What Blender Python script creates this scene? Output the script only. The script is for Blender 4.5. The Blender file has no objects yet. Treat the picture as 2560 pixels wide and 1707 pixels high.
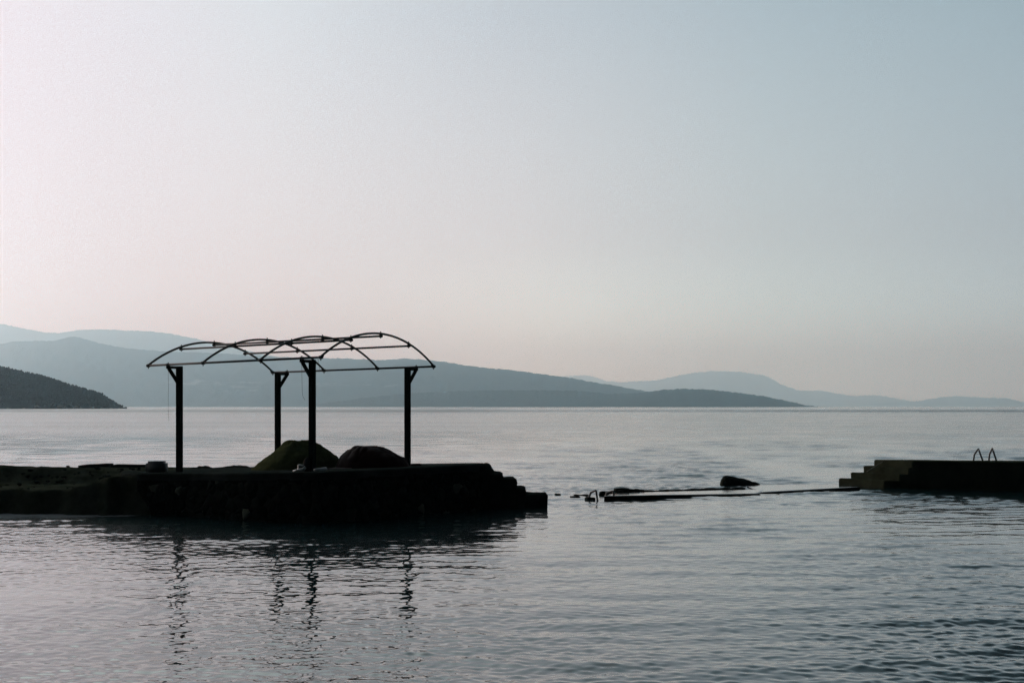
import bpy, bmesh, math, random
import numpy as np
from mathutils import Vector, Matrix, noise as mnoise

random.seed(7)
rng = np.random.default_rng(11)
sc = bpy.context.scene

# ------------------------------------------------------------------ camera
F = 2560 * 50.0 / 36.0          # focal length in photograph pixels
EYE = 2.5                       # eye height above the water
HZ = 1016.0                     # picture row of the true horizon
cam_data = bpy.data.cameras.new('camera')
cam_data.lens = 50.0
cam_data.sensor_width = 36.0
cam_data.shift_y = (HZ - 853.5) / 2560.0
cam_data.clip_start = 0.1
cam_data.clip_end = 120000.0
cam = bpy.data.objects.new('camera', cam_data)
sc.collection.objects.link(cam)
cam.location = (0, 0, EYE)
cam.rotation_euler = (math.radians(90), 0, 0)
sc.camera = cam

sc.view_settings.view_transform = 'Standard'
sc.view_settings.look = 'None'
sc.view_settings.exposure = 0.0
sc.view_settings.gamma = 1.0
try:
    sc.cycles.use_denoising = True
    sc.cycles.denoiser = 'OPENIMAGEDENOISE'
    sc.cycles.denoising_prefilter = 'NONE'
    sc.cycles.volume_bounces = 8
    sc.cycles.max_bounces = 14
    sc.cycles.sample_clamp_indirect = 4.0
    sc.cycles.caustics_reflective = False
except Exception:
    pass

def lin(c):
    return tuple((v / 255 / 12.92) if v / 255 <= .04045 else ((v / 255 + .055) / 1.055) ** 2.4 for v in c)

def rgba(c):
    return (*lin(c), 1.0)

# ------------------------------------------------------------------ sky and sun
SUN_AZ = math.radians(-50.0)     # left of the view direction
SUN_EL = math.radians(9.0)
world = bpy.data.worlds.new('World')
sc.world = world
world.use_nodes = True
nt = world.node_tree
for n in list(nt.nodes):
    nt.nodes.remove(n)
W = nt.nodes.new
L = nt.links.new
out = W('ShaderNodeOutputWorld')
bg = W('ShaderNodeBackground')
L(bg.outputs[0], out.inputs[0])
tc = W('ShaderNodeTexCoord')
sep = W('ShaderNodeSeparateXYZ')
L(tc.outputs['Generated'], sep.inputs[0])

def math_node(tree, op, a, b=None, c=None, clamp=False):
    m = tree.nodes.new('ShaderNodeMath')
    m.operation = op
    m.use_clamp = clamp
    for i, v in enumerate((a, b, c)):
        if v is None:
            continue
        if isinstance(v, (int, float)):
            m.inputs[i].default_value = v
        else:
            tree.links.new(v, m.inputs[i])
    return m.outputs[0]

def map_range(tree, v, a, b, c=0.0, d=1.0, smooth=False):
    m = tree.nodes.new('ShaderNodeMapRange')
    m.interpolation_type = 'SMOOTHSTEP' if smooth else 'LINEAR'
    tree.links.new(v, m.inputs['Value'])
    m.inputs['From Min'].default_value = a
    m.inputs['From Max'].default_value = b
    m.inputs['To Min'].default_value = c
    m.inputs['To Max'].default_value = d
    return m.outputs[0]

def ramp(tree, fac, stops):
    r = tree.nodes.new('ShaderNodeValToRGB')
    r.color_ramp.interpolation = 'EASE' if False else 'LINEAR'
    el = r.color_ramp.elements
    while len(el) > 1:
        el.remove(el[-1])
    el[0].position, el[0].color = stops[0]
    for p, c in stops[1:]:
        e = el.new(p)
        e.color = c
    tree.links.new(fac, r.inputs[0])
    return r.outputs[0]

def mix_rgb(tree, fac, a, b, mode='MIX'):
    m = tree.nodes.new('ShaderNodeMix')
    m.data_type = 'RGBA'
    m.blend_type = mode
    m.clamp_factor = True
    for key, v in (('Factor', fac), ('A', a), ('B', b)):
        sock = [s for s in m.inputs if s.name == key and (s.type == 'RGBA' or key == 'Factor' and s.type == 'VALUE')][0]
        if isinstance(v, (int, float)):
            sock.default_value = v
        elif isinstance(v, tuple):
            sock.default_value = v
        else:
            tree.links.new(v, sock)
    return [s for s in m.outputs if s.type == 'RGBA'][0]

az = math_node(nt, 'ARCTAN2', sep.outputs[0], sep.outputs[1])
az01 = map_range(nt, az, -math.pi, math.pi)
el_ = math_node(nt, 'ARCSINE', sep.outputs[2])

def A(deg):
    return (deg + 180.0) / 360.0

REAR = (.006, .009, .012, 1)  # unseen sky behind the viewer, set very dark to keep near faces black
def sky_ring(stops):
    """one ring of the sky: (azimuth in degrees, colour) all round the compass"""
    return ramp(nt, az01, [(A(d_), c_ if len(c_) == 4 else rgba(c_)) for d_, c_ in stops])
horizon_col = sky_ring([(-180, REAR), (-120, (30, 34, 40)), (-80, (.55, .46, .44, 1)), (-45, (1.0, .84, .84, 1)), (-20, (.79, .63, .655, 1)),
    (-10, (.92, .80, .80, 1)), (0, (.92, .87, .86, 1)), (10, (.70, .77, .77, 1)), (20, (.57, .66, .72, 1)),
    (40, (.50, .54, .56, 1)), (80, (.05, .06, .07, 1)), (120, (22, 27, 32)), (180, REAR)])
upper_col = sky_ring([(-180, REAR), (-120, (28, 34, 42)), (-80, (150, 152, 160)), (-45, (238, 222, 229)), (-20, (228, 208, 216)),
    (-10, (215, 215, 221)), (0, (193, 199, 208)), (10, (173, 191, 202)), (20, (160, 184, 197)),
    (40, (124, 144, 156)), (80, (44, 54, 64)), (120, (20, 25, 30)), (180, REAR)])
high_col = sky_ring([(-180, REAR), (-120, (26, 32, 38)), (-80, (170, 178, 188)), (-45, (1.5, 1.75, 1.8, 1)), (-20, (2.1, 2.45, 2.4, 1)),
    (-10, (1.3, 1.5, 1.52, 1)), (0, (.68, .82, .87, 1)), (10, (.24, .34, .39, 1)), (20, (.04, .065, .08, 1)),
    (40, (.09, .12, .14, 1)), (80, (.03, .04, .05, 1)), (120, (.01, .013, .016, 1)), (180, REAR)])  # unseen sky above the frame, brightened left and dimmed right to light the water
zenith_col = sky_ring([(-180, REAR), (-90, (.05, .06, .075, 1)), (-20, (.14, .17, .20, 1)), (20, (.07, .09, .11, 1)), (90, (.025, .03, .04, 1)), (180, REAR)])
f1 = map_range(nt, el_, math.radians(0.5), math.radians(15.5))
f2 = map_range(nt, el_, math.radians(15.5), math.radians(21), smooth=True)
f3 = map_range(nt, el_, math.radians(27), math.radians(60), smooth=True)
rim_col = sky_ring([(-180, (1, 1, 1, 1)), (-60, (1, .95, .93, 1)), (-20, (1.02, .95, .92, 1)), (-8, (1.1, 1.09, 1.02, 1)), (2, (1.64, 2.35, 2.3, 1)), (10, (1.62, 2.2, 2.2, 1)),
    (20, (1.60, 2.2, 2.3, 1)), (45, (1.3, 1.3, 1.3, 1)), (100, (1, 1, 1, 1)), (180, (1, 1, 1, 1))])
rim_f = map_range(nt, el_, math.radians(0.5), math.radians(7.5), 1, 0, True)
horizon_col = mix_rgb(nt, rim_f, horizon_col, mix_rgb(nt, 1.0, horizon_col, rim_col, 'MULTIPLY'))
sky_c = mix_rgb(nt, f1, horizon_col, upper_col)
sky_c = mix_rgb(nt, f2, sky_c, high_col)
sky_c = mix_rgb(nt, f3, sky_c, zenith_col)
nish = W('ShaderNodeTexSky')
nish.sky_type = 'NISHITA'
nish.sun_disc = False
nish.sun_elevation = SUN_EL
nish.sun_rotation = SUN_AZ
nish.dust_density = 3.0
nish_s = mix_rgb(nt, 1.0, nish.outputs[0], (0.05, 0.05, 0.05, 1), 'MULTIPLY')
# hand-set colour gradient replaces most of the clear-sky model
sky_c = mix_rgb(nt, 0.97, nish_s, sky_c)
below = map_range(nt, el_, math.radians(-3), math.radians(-0.5))
sky_c = mix_rgb(nt, below, (.01, .014, .016, 1), sky_c)
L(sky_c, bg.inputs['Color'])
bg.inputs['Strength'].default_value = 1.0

sun_data = bpy.data.lights.new('sun', 'SUN')
sun_data.energy = 2.2
sun_data.angle = math.radians(12)
sun_data.color = (1.0, 0.88, 0.84)
sun = bpy.data.objects.new('sun', sun_data)
sc.collection.objects.link(sun)
sd = Vector((math.sin(SUN_AZ) * math.cos(SUN_EL), math.cos(SUN_AZ) * math.cos(SUN_EL), math.sin(SUN_EL)))
sun.rotation_euler = (-sd).to_track_quat('-Z', 'Y').to_euler()
sun.location = sd * 200

HAZE_DENSITY = 7.8e-5

# ------------------------------------------------------------------ helpers
def P(x, y, d):
    """Point at depth d that the photograph shows at pixel (x, y)."""
    return Vector(((x - 1280) / F * d, d, EYE - (y - HZ) / F * d))

def tag(o, label=None, cat=None, group=None, kind=None):
    if label: o['label'] = label
    if cat: o['category'] = cat
    if group: o['group'] = group
    if kind: o['kind'] = kind
    return o

def link(o, parent=None):
    sc.collection.objects.link(o)
    if parent is not None:
        o.parent = parent
    return o

def empty(name, loc=(0, 0, 0)):
    o = bpy.data.objects.new(name, None)
    o.location = loc
    o.empty_display_size = .3
    return link(o)

def mesh_obj(name, verts, faces, mat, parent=None, smooth=False, origin=None):
    me = bpy.data.meshes.new(name)
    vs = [Vector(v) for v in verts]
    base = Vector((0, 0, 0))
    if parent is not None:
        base = Vector(parent.location)
        if parent.parent is not None:
            base = base + Vector(parent.parent.location)
    if origin is not None and parent is None:
        base = Vector(origin)
    me.from_pydata([v - base for v in vs], [], faces)
    me.materials.append(mat)
    if smooth:
        me.polygons.foreach_set('use_smooth', [True] * len(me.polygons))
    me.update()
    o = bpy.data.objects.new(name, me)
    if parent is None and origin is not None:
        o.location = origin
    return link(o, parent)

def bm_obj(name, bm, mat, parent=None, smooth=False, origin=None):
    bm.normal_update()
    verts = [v.co.copy() for v in bm.verts]
    bm.verts.index_update()
    faces = [[v.index for v in f.verts] for f in bm.faces]
    bm.free()
    return mesh_obj(name, verts, faces, mat, parent, smooth, origin)

def tube(pts, r, segs=8, caps=True, radii=None):
    """vertices and faces of a round tube through pts"""
    pts = [Vector(p) for p in pts]
    vs, fs = [], []
    n = len(pts)
    prev = None
    for i, p in enumerate(pts):
        t = (pts[min(i + 1, n - 1)] - pts[max(i - 1, 0)]).normalized()
        if prev is None:
            ref = Vector((0, 0, 1)) if abs(t.z) < .9 else Vector((1, 0, 0))
            u = t.cross(ref).normalized()
        else:
            u = (prev - t * prev.dot(t)).normalized()
        prev = u
        v = t.cross(u)
        rr = radii[i] if radii else r
        for k in range(segs):
            a = 2 * math.pi * k / segs
            vs.append(p + (u * math.cos(a) + v * math.sin(a)) * rr)
    for i in range(n - 1):
        for k in range(segs):
            a, b = i * segs + k, i * segs + (k + 1) % segs
            fs.append([a, b, b + segs, a + segs])
    if caps:
        fs.append(list(range(segs))[::-1])
        fs.append([(n - 1) * segs + k for k in range(segs)])
    return vs, fs

def merge(parts):
    vs, fs = [], []
    for v, f in parts:
        o = len(vs)
        vs += v
        fs += [[i + o for i in q] for q in f]
    return vs, fs

def beam(p0, p1, w, h, up=(0, 0, 1), bev=.006):
    """rectangular bar between p0 and p1 with slightly eased edges"""
    p0, p1 = Vector(p0), Vector(p1)
    t = (p1 - p0).normalized()
    upv = Vector(up)
    if abs(t.dot(upv)) > .98:
        upv = Vector((0, 1, 0))
    s = t.cross(upv).normalized()
    u = s.cross(t).normalized()
    prof = [(-w / 2 + bev, -h / 2), (w / 2 - bev, -h / 2), (w / 2, -h / 2 + bev), (w / 2, h / 2 - bev),
            (w / 2 - bev, h / 2), (-w / 2 + bev, h / 2), (-w / 2, h / 2 - bev), (-w / 2, -h / 2 + bev)]
    vs = [p0 + s * a + u * b for a, b in prof] + [p1 + s * a + u * b for a, b in prof]
    fs = [[k, (k + 1) % 8, 8 + (k + 1) % 8, 8 + k] for k in range(8)]
    fs += [list(range(8))[::-1], list(range(8, 16))]
    return vs, fs

def rough_block(center, dims, rot=0.0, rnd=.05, amp=.02, freq=3.0, seed=0, cuts=6, tilt=(0, 0)):
    """bmesh of a weathered block: rounded edges, chipped faces"""
    bm = bmesh.new()
    bmesh.ops.create_cube(bm, size=2.0)
    bmesh.ops.subdivide_edges(bm, edges=bm.edges[:], cuts=cuts, use_grid_fill=True)
    hx, hy, hz = dims[0] / 2, dims[1] / 2, dims[2] / 2
    off = Vector((seed * 3.7, seed * 1.9, seed * 5.3))
    M = Matrix.Rotation(rot, 4, 'Z') @ Matrix.Rotation(tilt[0], 4, 'X') @ Matrix.Rotation(tilt[1], 4, 'Y')
    for v in bm.verts:
        p = Vector((v.co.x * hx, v.co.y * hy, v.co.z * hz))
        q = Vector((max(-hx + rnd, min(hx - rnd, p.x)), max(-hy + rnd, min(hy - rnd, p.y)), max(-hz + rnd, min(hz - rnd, p.z))))
        dlt = p - q
        if dlt.length > 1e-6:
            p = q + dlt.normalized() * min(rnd, dlt.length)
        nv = mnoise.noise_vector(p * freq + off)
        p += nv * amp + mnoise.noise_vector(p * freq * 3.1 + off) * amp * .4
        v.co = (M @ p) + Vector(center)
    return bm

# ------------------------------------------------------------------ materials
def new_mat(name):
    m = bpy.data.materials.new(name)
    m.use_nodes = True
    t = m.node_tree
    b = t.nodes['Principled BSDF']
    return m, t, b

def surf_mat(name, c1, c2, scale=3.0, rough=.8, bump=.3, bscale=12.0, bdist=.02, spec=.3, c3=None, metallic=0.0):
    m, t, b = new_mat(name)
    tcn = t.nodes.new('ShaderNodeTexCoord')
    n1 = t.nodes.new('ShaderNodeTexNoise')
    n1.inputs['Scale'].default_value = scale
    n1.inputs['Detail'].default_value = 8
    n1.inputs['Roughness'].default_value = .65
    t.links.new(tcn.outputs['Object'], n1.inputs['Vector'])
    stops = [(.32, (*c1, 1)), (.68, (*c2, 1))]
    if c3:
        stops.append((.8, (*c3, 1)))
    col = ramp(t, n1.outputs['Fac'], stops)
    t.links.new(col, b.inputs['Base Color'])
    b.inputs['Roughness'].default_value = rough
    b.inputs['Specular IOR Level'].default_value = spec
    b.inputs['Metallic'].default_value = metallic
    if bump:
        n2 = t.nodes.new('ShaderNodeTexNoise')
        n2.inputs['Scale'].default_value = bscale
        n2.inputs['Detail'].default_value = 8
        n2.inputs['Roughness'].default_value = .7
        t.links.new(tcn.outputs['Object'], n2.inputs['Vector'])
        bp = t.nodes.new('ShaderNodeBump')
        bp.inputs['Strength'].default_value = bump
        bp.inputs['Distance'].default_value = bdist
        t.links.new(n2.outputs['Fac'], bp.inputs['Height'])
        t.links.new(bp.outputs[0], b.inputs['Normal'])
    return m

M = {}
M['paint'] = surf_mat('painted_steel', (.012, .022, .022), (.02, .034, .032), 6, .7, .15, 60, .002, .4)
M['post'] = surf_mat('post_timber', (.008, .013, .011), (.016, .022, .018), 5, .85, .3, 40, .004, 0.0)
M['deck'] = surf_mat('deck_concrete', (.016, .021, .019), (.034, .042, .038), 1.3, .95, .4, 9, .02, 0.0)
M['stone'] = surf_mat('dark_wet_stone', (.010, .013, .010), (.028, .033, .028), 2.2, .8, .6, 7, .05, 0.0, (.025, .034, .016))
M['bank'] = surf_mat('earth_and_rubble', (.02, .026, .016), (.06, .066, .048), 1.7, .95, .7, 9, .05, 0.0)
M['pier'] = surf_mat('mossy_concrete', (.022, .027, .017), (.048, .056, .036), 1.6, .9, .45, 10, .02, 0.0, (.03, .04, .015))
M['sand'] = surf_mat('sand', (.034, .042, .017), (.062, .07, .034), 7, .95, 1.0, 30, .03, 0.0)
M['tarp'] = surf_mat('maroon_tarpaulin', (.010, .003, .003), (.020, .005, .005), 3, .75, .35, 9, .02, .06)
M['plastic'] = surf_mat('grey_plastic', (.055, .075, .075), (.085, .11, .11), 4, .6, .15, 30, .003, .35)
M['pale'] = surf_mat('pale_plastic_sheet', (.3, .34, .34), (.45, .48, .48), 8, .6, .3, 20, .01, .3)
M['dark'] = surf_mat('dark_cloth', (.015, .017, .017), (.03, .033, .032), 6, .9, .3, 25, .01, .1)
M['steel'] = surf_mat('ladder_steel', (.03, .036, .036), (.06, .068, .066), 9, .5, .1, 60, .001, .5)
M['wire'] = surf_mat('thin_cord', (.03, .035, .035), (.05, .055, .055), 9, .8, 0, spec=.1)
M['rope'] = surf_mat('rope_fibre', (.2, .2, .17), (.3, .3, .25), 12, .9, .3, 80, .003, .1)
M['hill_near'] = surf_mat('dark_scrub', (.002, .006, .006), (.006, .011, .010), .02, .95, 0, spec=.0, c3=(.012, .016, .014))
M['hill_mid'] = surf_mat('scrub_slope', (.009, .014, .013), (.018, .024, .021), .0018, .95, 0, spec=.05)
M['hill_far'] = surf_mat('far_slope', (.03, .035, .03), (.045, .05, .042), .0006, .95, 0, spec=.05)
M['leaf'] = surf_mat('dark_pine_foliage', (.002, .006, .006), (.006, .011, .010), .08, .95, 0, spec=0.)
M['shore_rock'] = surf_mat('pale_shore_rock', (.14, .14, .12), (.3, .29, .26), .1, .95, 0, spec=.05)

# wet slab: concrete under a still film of water
m, t, b = new_mat('wet_slab')
b.inputs['Base Color'].default_value = (.02, .026, .024, 1)
b.inputs['Roughness'].default_value = .10
b.inputs['IOR'].default_value = 1.33
tcn = t.nodes.new('ShaderNodeTexCoord')
n2 = t.nodes.new('ShaderNodeTexNoise')
n2.inputs['Scale'].default_value = 1.2
n2.inputs['Detail'].default_value = 3
t.links.new(tcn.outputs['Object'], n2.inputs['Vector'])
bp = t.nodes.new('ShaderNodeBump')
bp.inputs['Strength'].default_value = .15
bp.inputs['Distance'].default_value = .02
t.links.new(n2.outputs['Fac'], bp.inputs['Height'])
t.links.new(bp.outputs[0], b.inputs['Normal'])
M['wet'] = m

# hillside with bare terraces on the mid ridge
m, t, b = new_mat('hillside_with_terraces')
b.inputs['Roughness'].default_value = .95
b.inputs['Specular IOR Level'].default_value = .05
tcn = t.nodes.new('ShaderNodeTexCoord')
n1 = t.nodes.new('ShaderNodeTexNoise')
n1.inputs['Scale'].default_value = .0018
n1.inputs['Detail'].default_value = 8
t.links.new(tcn.outputs['Object'], n1.inputs['Vector'])
base = ramp(t, n1.outputs['Fac'], [(.3, (.009, .014, .013, 1)), (.7, (.018, .024, .021, 1))])
mp = t.nodes.new('ShaderNodeMapping')
mp.inputs['Scale'].default_value = (.0035, .0035, .03)
t.links.new(tcn.outputs['Object'], mp.inputs['Vector'])
n3 = t.nodes.new('ShaderNodeTexNoise')
n3.inputs['Scale'].default_value = 1.0
n3.inputs['Detail'].default_value = 5
n3.inputs['Roughness'].default_value = .7
t.links.new(mp.outputs[0], n3.inputs['Vector'])
at = t.nodes.new('ShaderNodeAttribute')
at.attribute_name = 'bare'
msk = math_node(t, 'MULTIPLY', map_range(t, n3.outputs['Fac'], .5, .62), at.outputs['Fac'], clamp=True)
t.links.new(mix_rgb(t, msk, base, (.26, .24, .22, 1)), b.inputs['Base Color'])
M['hill_terrace'] = m

# rubble masonry of the jetty face
m, t, b = new_mat('rubble_masonry')
b.inputs['Roughness'].default_value = .8
b.inputs['Specular IOR Level'].default_value = 0.0
tcn = t.nodes.new('ShaderNodeTexCoord')
vo = t.nodes.new('ShaderNodeTexVoronoi')
vo.inputs['Scale'].default_value = 4.6
t.links.new(tcn.outputs['Object'], vo.inputs['Vector'])
vcol = ramp(t, vo.outputs['Color'], [(.2, (.007, .010, .008, 1)), (.75, (.015, .018, .015, 1)), (.86, (.022, .026, .022, 1)), (.93, (.09, .10, .075, 1))])
t.links.new(vcol, b.inputs['Base Color'])
vd = t.nodes.new('ShaderNodeTexVoronoi')
vd.feature = 'DISTANCE_TO_EDGE'
vd.inputs['Scale'].default_value = 4.6
t.links.new(tcn.outputs['Object'], vd.inputs['Vector'])
bp = t.nodes.new('ShaderNodeBump')
bp.inputs['Strength'].default_value = .9
bp.inputs['Distance'].default_value = .06
t.links.new(map_range(t, vd.outputs['Distance'], 0, .18), bp.inputs['Height'])
t.links.new(bp.outputs[0], b.inputs['Normal'])
M['masonry'] = m

# sea water
m, t, b = new_mat('sea_water')
b.inputs['IOR'].default_value = 1.42
b.inputs['Specular IOR Level'].default_value = .5
tcn = t.nodes.new('ShaderNodeTexCoord')
ar = t.nodes.new('ShaderNodeAttribute'); ar.attribute_name = 'chop'
af = t.nodes.new('ShaderNodeAttribute'); af.attribute_name = 'foam'
mp = t.nodes.new('ShaderNodeMapping')
mp.inputs['Scale'].default_value = (5.5, 8.5, 1)
mp.inputs['Rotation'].default_value = (0, 0, math.radians(8))
t.links.new(tcn.outputs['Object'], mp.inputs['Vector'])
nb = t.nodes.new('ShaderNodeTexNoise')
nb.inputs['Scale'].default_value = 1.0
nb.inputs['Detail'].default_value = 1
t.links.new(mp.outputs[0], nb.inputs['Vector'])
bp = t.nodes.new('ShaderNodeBump')
bp.inputs['Strength'].default_value = .35
bp.inputs['Distance'].default_value = .0065
t.links.new(nb.outputs['Fac'], bp.inputs['Height'])
t.links.new(bp.outputs[0], b.inputs['Normal'])
nf = t.nodes.new('ShaderNodeTexNoise')
nf.inputs['Scale'].default_value = 5
nf.inputs['Detail'].default_value = 8
nf.inputs['Roughness'].default_value = .75
t.links.new(tcn.outputs['Object'], nf.inputs['Vector'])
fm = map_range(t, math_node(t, 'ADD', af.outputs['Fac'], math_node(t, 'MULTIPLY', nf.outputs['Fac'], .9)), .72, 1.30)
b.inputs['Base Color'].default_value = (.007, .024, .026, 1)
t.links.new(ar.outputs['Fac'], b.inputs['Roughness'])
fd = t.nodes.new('ShaderNodeBsdfDiffuse')
fd.inputs['Color'].default_value = (.24, .25, .255, 1)
ms = t.nodes.new('ShaderNodeMixShader')
t.links.new(math_node(t, 'MULTIPLY', fm, .8), ms.inputs[0])
t.links.new(b.outputs[0], ms.inputs[1])
t.links.new(fd.outputs[0], ms.inputs[2])
t.links.new(ms.outputs[0], t.nodes['Material Output'].inputs['Surface'])
M['water'] = m

# ------------------------------------------------------------------ water (one sheet to the horizon)
def np_mesh(name, V, nr, nc, mat, attrs=None, kind=None):
    me = bpy.data.meshes.new(name)
    nv = len(V)
    idx = np.arange(nr * nc).reshape(nr, nc)
    q = np.stack([idx[:-1, :-1], idx[:-1, 1:], idx[1:, 1:], idx[1:, :-1]], -1).reshape(-1, 4)
    nf_ = len(q)
    me.vertices.add(nv)
    me.vertices.foreach_set('co', V.astype(np.float32).ravel())
    me.loops.add(nf_ * 4)
    me.loops.foreach_set('vertex_index', q.astype(np.int32).ravel())
    me.polygons.add(nf_)
    me.polygons.foreach_set('loop_start', np.arange(0, nf_ * 4, 4, dtype=np.int32))
    me.polygons.foreach_set('loop_total', np.full(nf_, 4, dtype=np.int32))
    me.polygons.foreach_set('use_smooth', np.ones(nf_, dtype=bool))
    me.materials.append(mat)
    me.update(calc_edges=True)
    for k, a in (attrs or {}).items():
        at_ = me.attributes.new(k, 'FLOAT', 'POINT')
        at_.data.foreach_set('value', a.astype(np.float32).ravel())
    o = bpy.data.objects.new(name, me)
    link(o)
    if kind:
        o['kind'] = kind
    return o

def vnoise(x, y, seed):
    """cheap smooth 2-D value noise, -1..1"""
    r = np.random.default_rng(seed)
    T = r.uniform(-1, 1, (256, 256))
    xi, yi = np.floor(x).astype(int), np.floor(y).astype(int)
    fx, fy = x - xi, y - yi
    fx = fx * fx * (3 - 2 * fx); fy = fy * fy * (3 - 2 * fy)
    g = lambda a, b_: T[a % 256, b_ % 256]
    return (g(xi, yi) * (1 - fx) + g(xi + 1, yi) * fx) * (1 - fy) + (g(xi, yi + 1) * (1 - fx) + g(xi + 1, yi + 1) * fx) * fy

# plan of the left bank's waterline: distance at lateral position X
def bank_front(X):
    return np.interp(X, [-40, -14, -11.9, -10.8, -9.6, -8.6], [33.4, 33.2, 33.0, 33.15, 33.1, 33.0])

s_px = np.concatenate([np.arange(2.5, 250, .75), np.arange(250, 991.0, 1.15)])[::-1]
rows_d = F * EYE / s_px
rows_d = np.concatenate([np.linspace(2.5, 8.9, 10), rows_d, np.geomspace(rows_d[-1] * 1.15, 44200, 15)])
du = 1.3 / (F * .4)
uc = np.arange(-.45, .45 + du, du)
uo = np.geomspace(.47, 3.0, 12)
cols_u = np.concatenate([-uo[::-1], uc, uo])
NR, NC = len(rows_d), len(cols_u)
D = np.repeat(rows_d[:, None], NC, 1)
X = D * cols_u[None, :]
step_d = np.gradient(rows_d)[:, None]
step_x = np.abs(np.gradient(cols_u))[None, :] * D

patch = 1.0 + .55 * vnoise(X * .16 + 40, D * .10 + 9, 3) + .45 * vnoise(X * .45, D * .27, 4)
damp = np.interp(D, [15, 32, 60, 120], [1.0, .95, .72, .45])
patch = patch * damp
calm = np.clip(.66 + .04 * (X + 2), .42, 1.0)          # sheltered on the left, livelier on the right
Z = np.zeros_like(D)
lost = np.zeros_like(D)
NW = 190
lam = np.exp(rng.uniform(math.log(.10), math.log(7.0), NW))
for k in range(NW):
    l = lam[k]
    spread = .5 if l > .5 else 1.25
    th = math.radians(-96) + rng.normal(0, spread)       # travelling towards the viewer, a little from the right
    kk = 2 * math.pi / l
    kx, ky = kk * math.cos(th), kk * math.sin(th)
    sl = .0095 * math.exp(-.5 * (math.log(l / .7) / .85) ** 2) + .0030 + .012 * math.exp(-.5 * (math.log(l / .18) / .38) ** 2)   # slope amplitude of this wave
    a = sl * .80 / kk
    lx = 2 * math.pi / max(abs(kx), 1e-6)
    ly = 2 * math.pi / max(abs(ky), 1e-6)
    w = np.clip((ly / step_d - 1.9) / 1.3, 0, 1) * np.clip((lx / step_x - 1.9) / 1.3, 0, 1)
    amp = patch * (calm if l > .4 else 1.0)
    if .35 < l <= .9:
        far_w = np.clip((D - 26) / 16, 0, 1)
        amp = amp * (1.0 + 2.0 * far_w) * np.clip(.75 - .35 * far_w + (.9 + 1.0 * far_w) * vnoise(X * .42 + k, D * .22 + k * 5, 50 + k % 9), .06, 2.4)
    if l > .9:      # the longer wavelets carry on undamped further out
        amp = amp / damp * (1.0 + 1.6 * np.clip((D - 36) / 30, 0, 1)) * np.clip(.38 + 1.5 * vnoise(X * .22 + k, D * .10 + k * 3, 90 + k % 7), .05, 2.4)
    ph = rng.uniform(0, 2 * math.pi)
    Z += w * a * amp * np.sin(kx * X + ky * D + ph)
    lost += (1 - w ** 2) * .5 * (a * kk * amp) ** 2
# livelier chop where the swell runs over the sunken slabs
slab = np.exp(-(((X - 4.5) / 5.0) ** 2 + ((D - 42.5) / 2.2) ** 2))
Z *= 1 - .5 * slab
for k in range(14):
    l = rng.uniform(.35, 1.0); th = rng.uniform(0, 2 * math.pi); kk = 2 * math.pi / l
    Z += slab * .007 * np.sin(kk * math.cos(th) * X + kk * math.sin(th) * D + rng.uniform(0, 6.28))
# small wash running up against the bank on the left
bf = bank_front(X)
reach = np.interp(X, [-40, -13, -11.5, -10, -8.8, -8.4], [4.2, 4.0, 3.2, 1.9, .9, 0.05])
off = bf - D
wob = .35 * vnoise(X * .9, D * .7, 8) + .25 * vnoise(X * 2.3 + 7, D * 1.9, 9)
foam = np.clip(1.05 - off / np.maximum(reach * (1 + wob), .05), 0, 1) * (off > -1.5) * (X < -8.3)
foam = np.where(off > -1.5, foam, 0)
crest = np.exp(-((off - reach * .8 - wob) / .35) ** 2) * (X < -8.6) * .018 * np.clip((-8.6 - X) / 1.5, 0, 1)
Z += crest
chop = np.clip(np.sqrt(np.sqrt(2 * lost)) * .36, .02, .14)
far_band = np.exp(-((s_of := F * EYE / D) - 11.0) ** 2 / 12.0)
far_s = np.clip((D - 70) / 110, 0, 1)
ruffled = np.interp(X, [-40, 25], [.25, .11])          # the left of the bay is more ruffled
chop = np.maximum(chop, ruffled * far_s * far_s * (3 - 2 * far_s))
chop = np.clip(chop + .18 * far_band + .02 * vnoise(X * .004, np.log(D) * 14, 12) * (D > 60), .02, .4)
# the sunken slabs stand just proud of the water: keep the surface below their tops
SLAB_A = [(1510, 37.9, .12), (1890, 40.3, .035), (1925, 42.6, .045), (1530, 40.0, .08)]
SLAB_B = [(1905, 40.9, .03), (2150, 42.2, .12), (2110, 44.8, .07), (1860, 44.6, .05)]
for q_ in (SLAB_A, SLAB_B):
    cs_ = [((x_ - 1280) / F * d_, d_) for x_, d_, z_ in q_]
    inside = np.ones_like(D, bool)
    for (x0_, y0_), (x1_, y1_) in zip(cs_, cs_[1:] + cs_[:1]):
        ex, ey = x1_ - x0_, y1_ - y0_
        inside &= (ex * (D - y0_) - ey * (X - x0_)) > .10 * math.hypot(ex, ey)
    Z = np.where(inside, -.15, Z)
V = np.stack([X, D, Z], -1).reshape(-1, 3)
np_mesh('water', V, NR, NC, M['water'], {'chop': chop, 'foam': foam}, 'structure')

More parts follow.
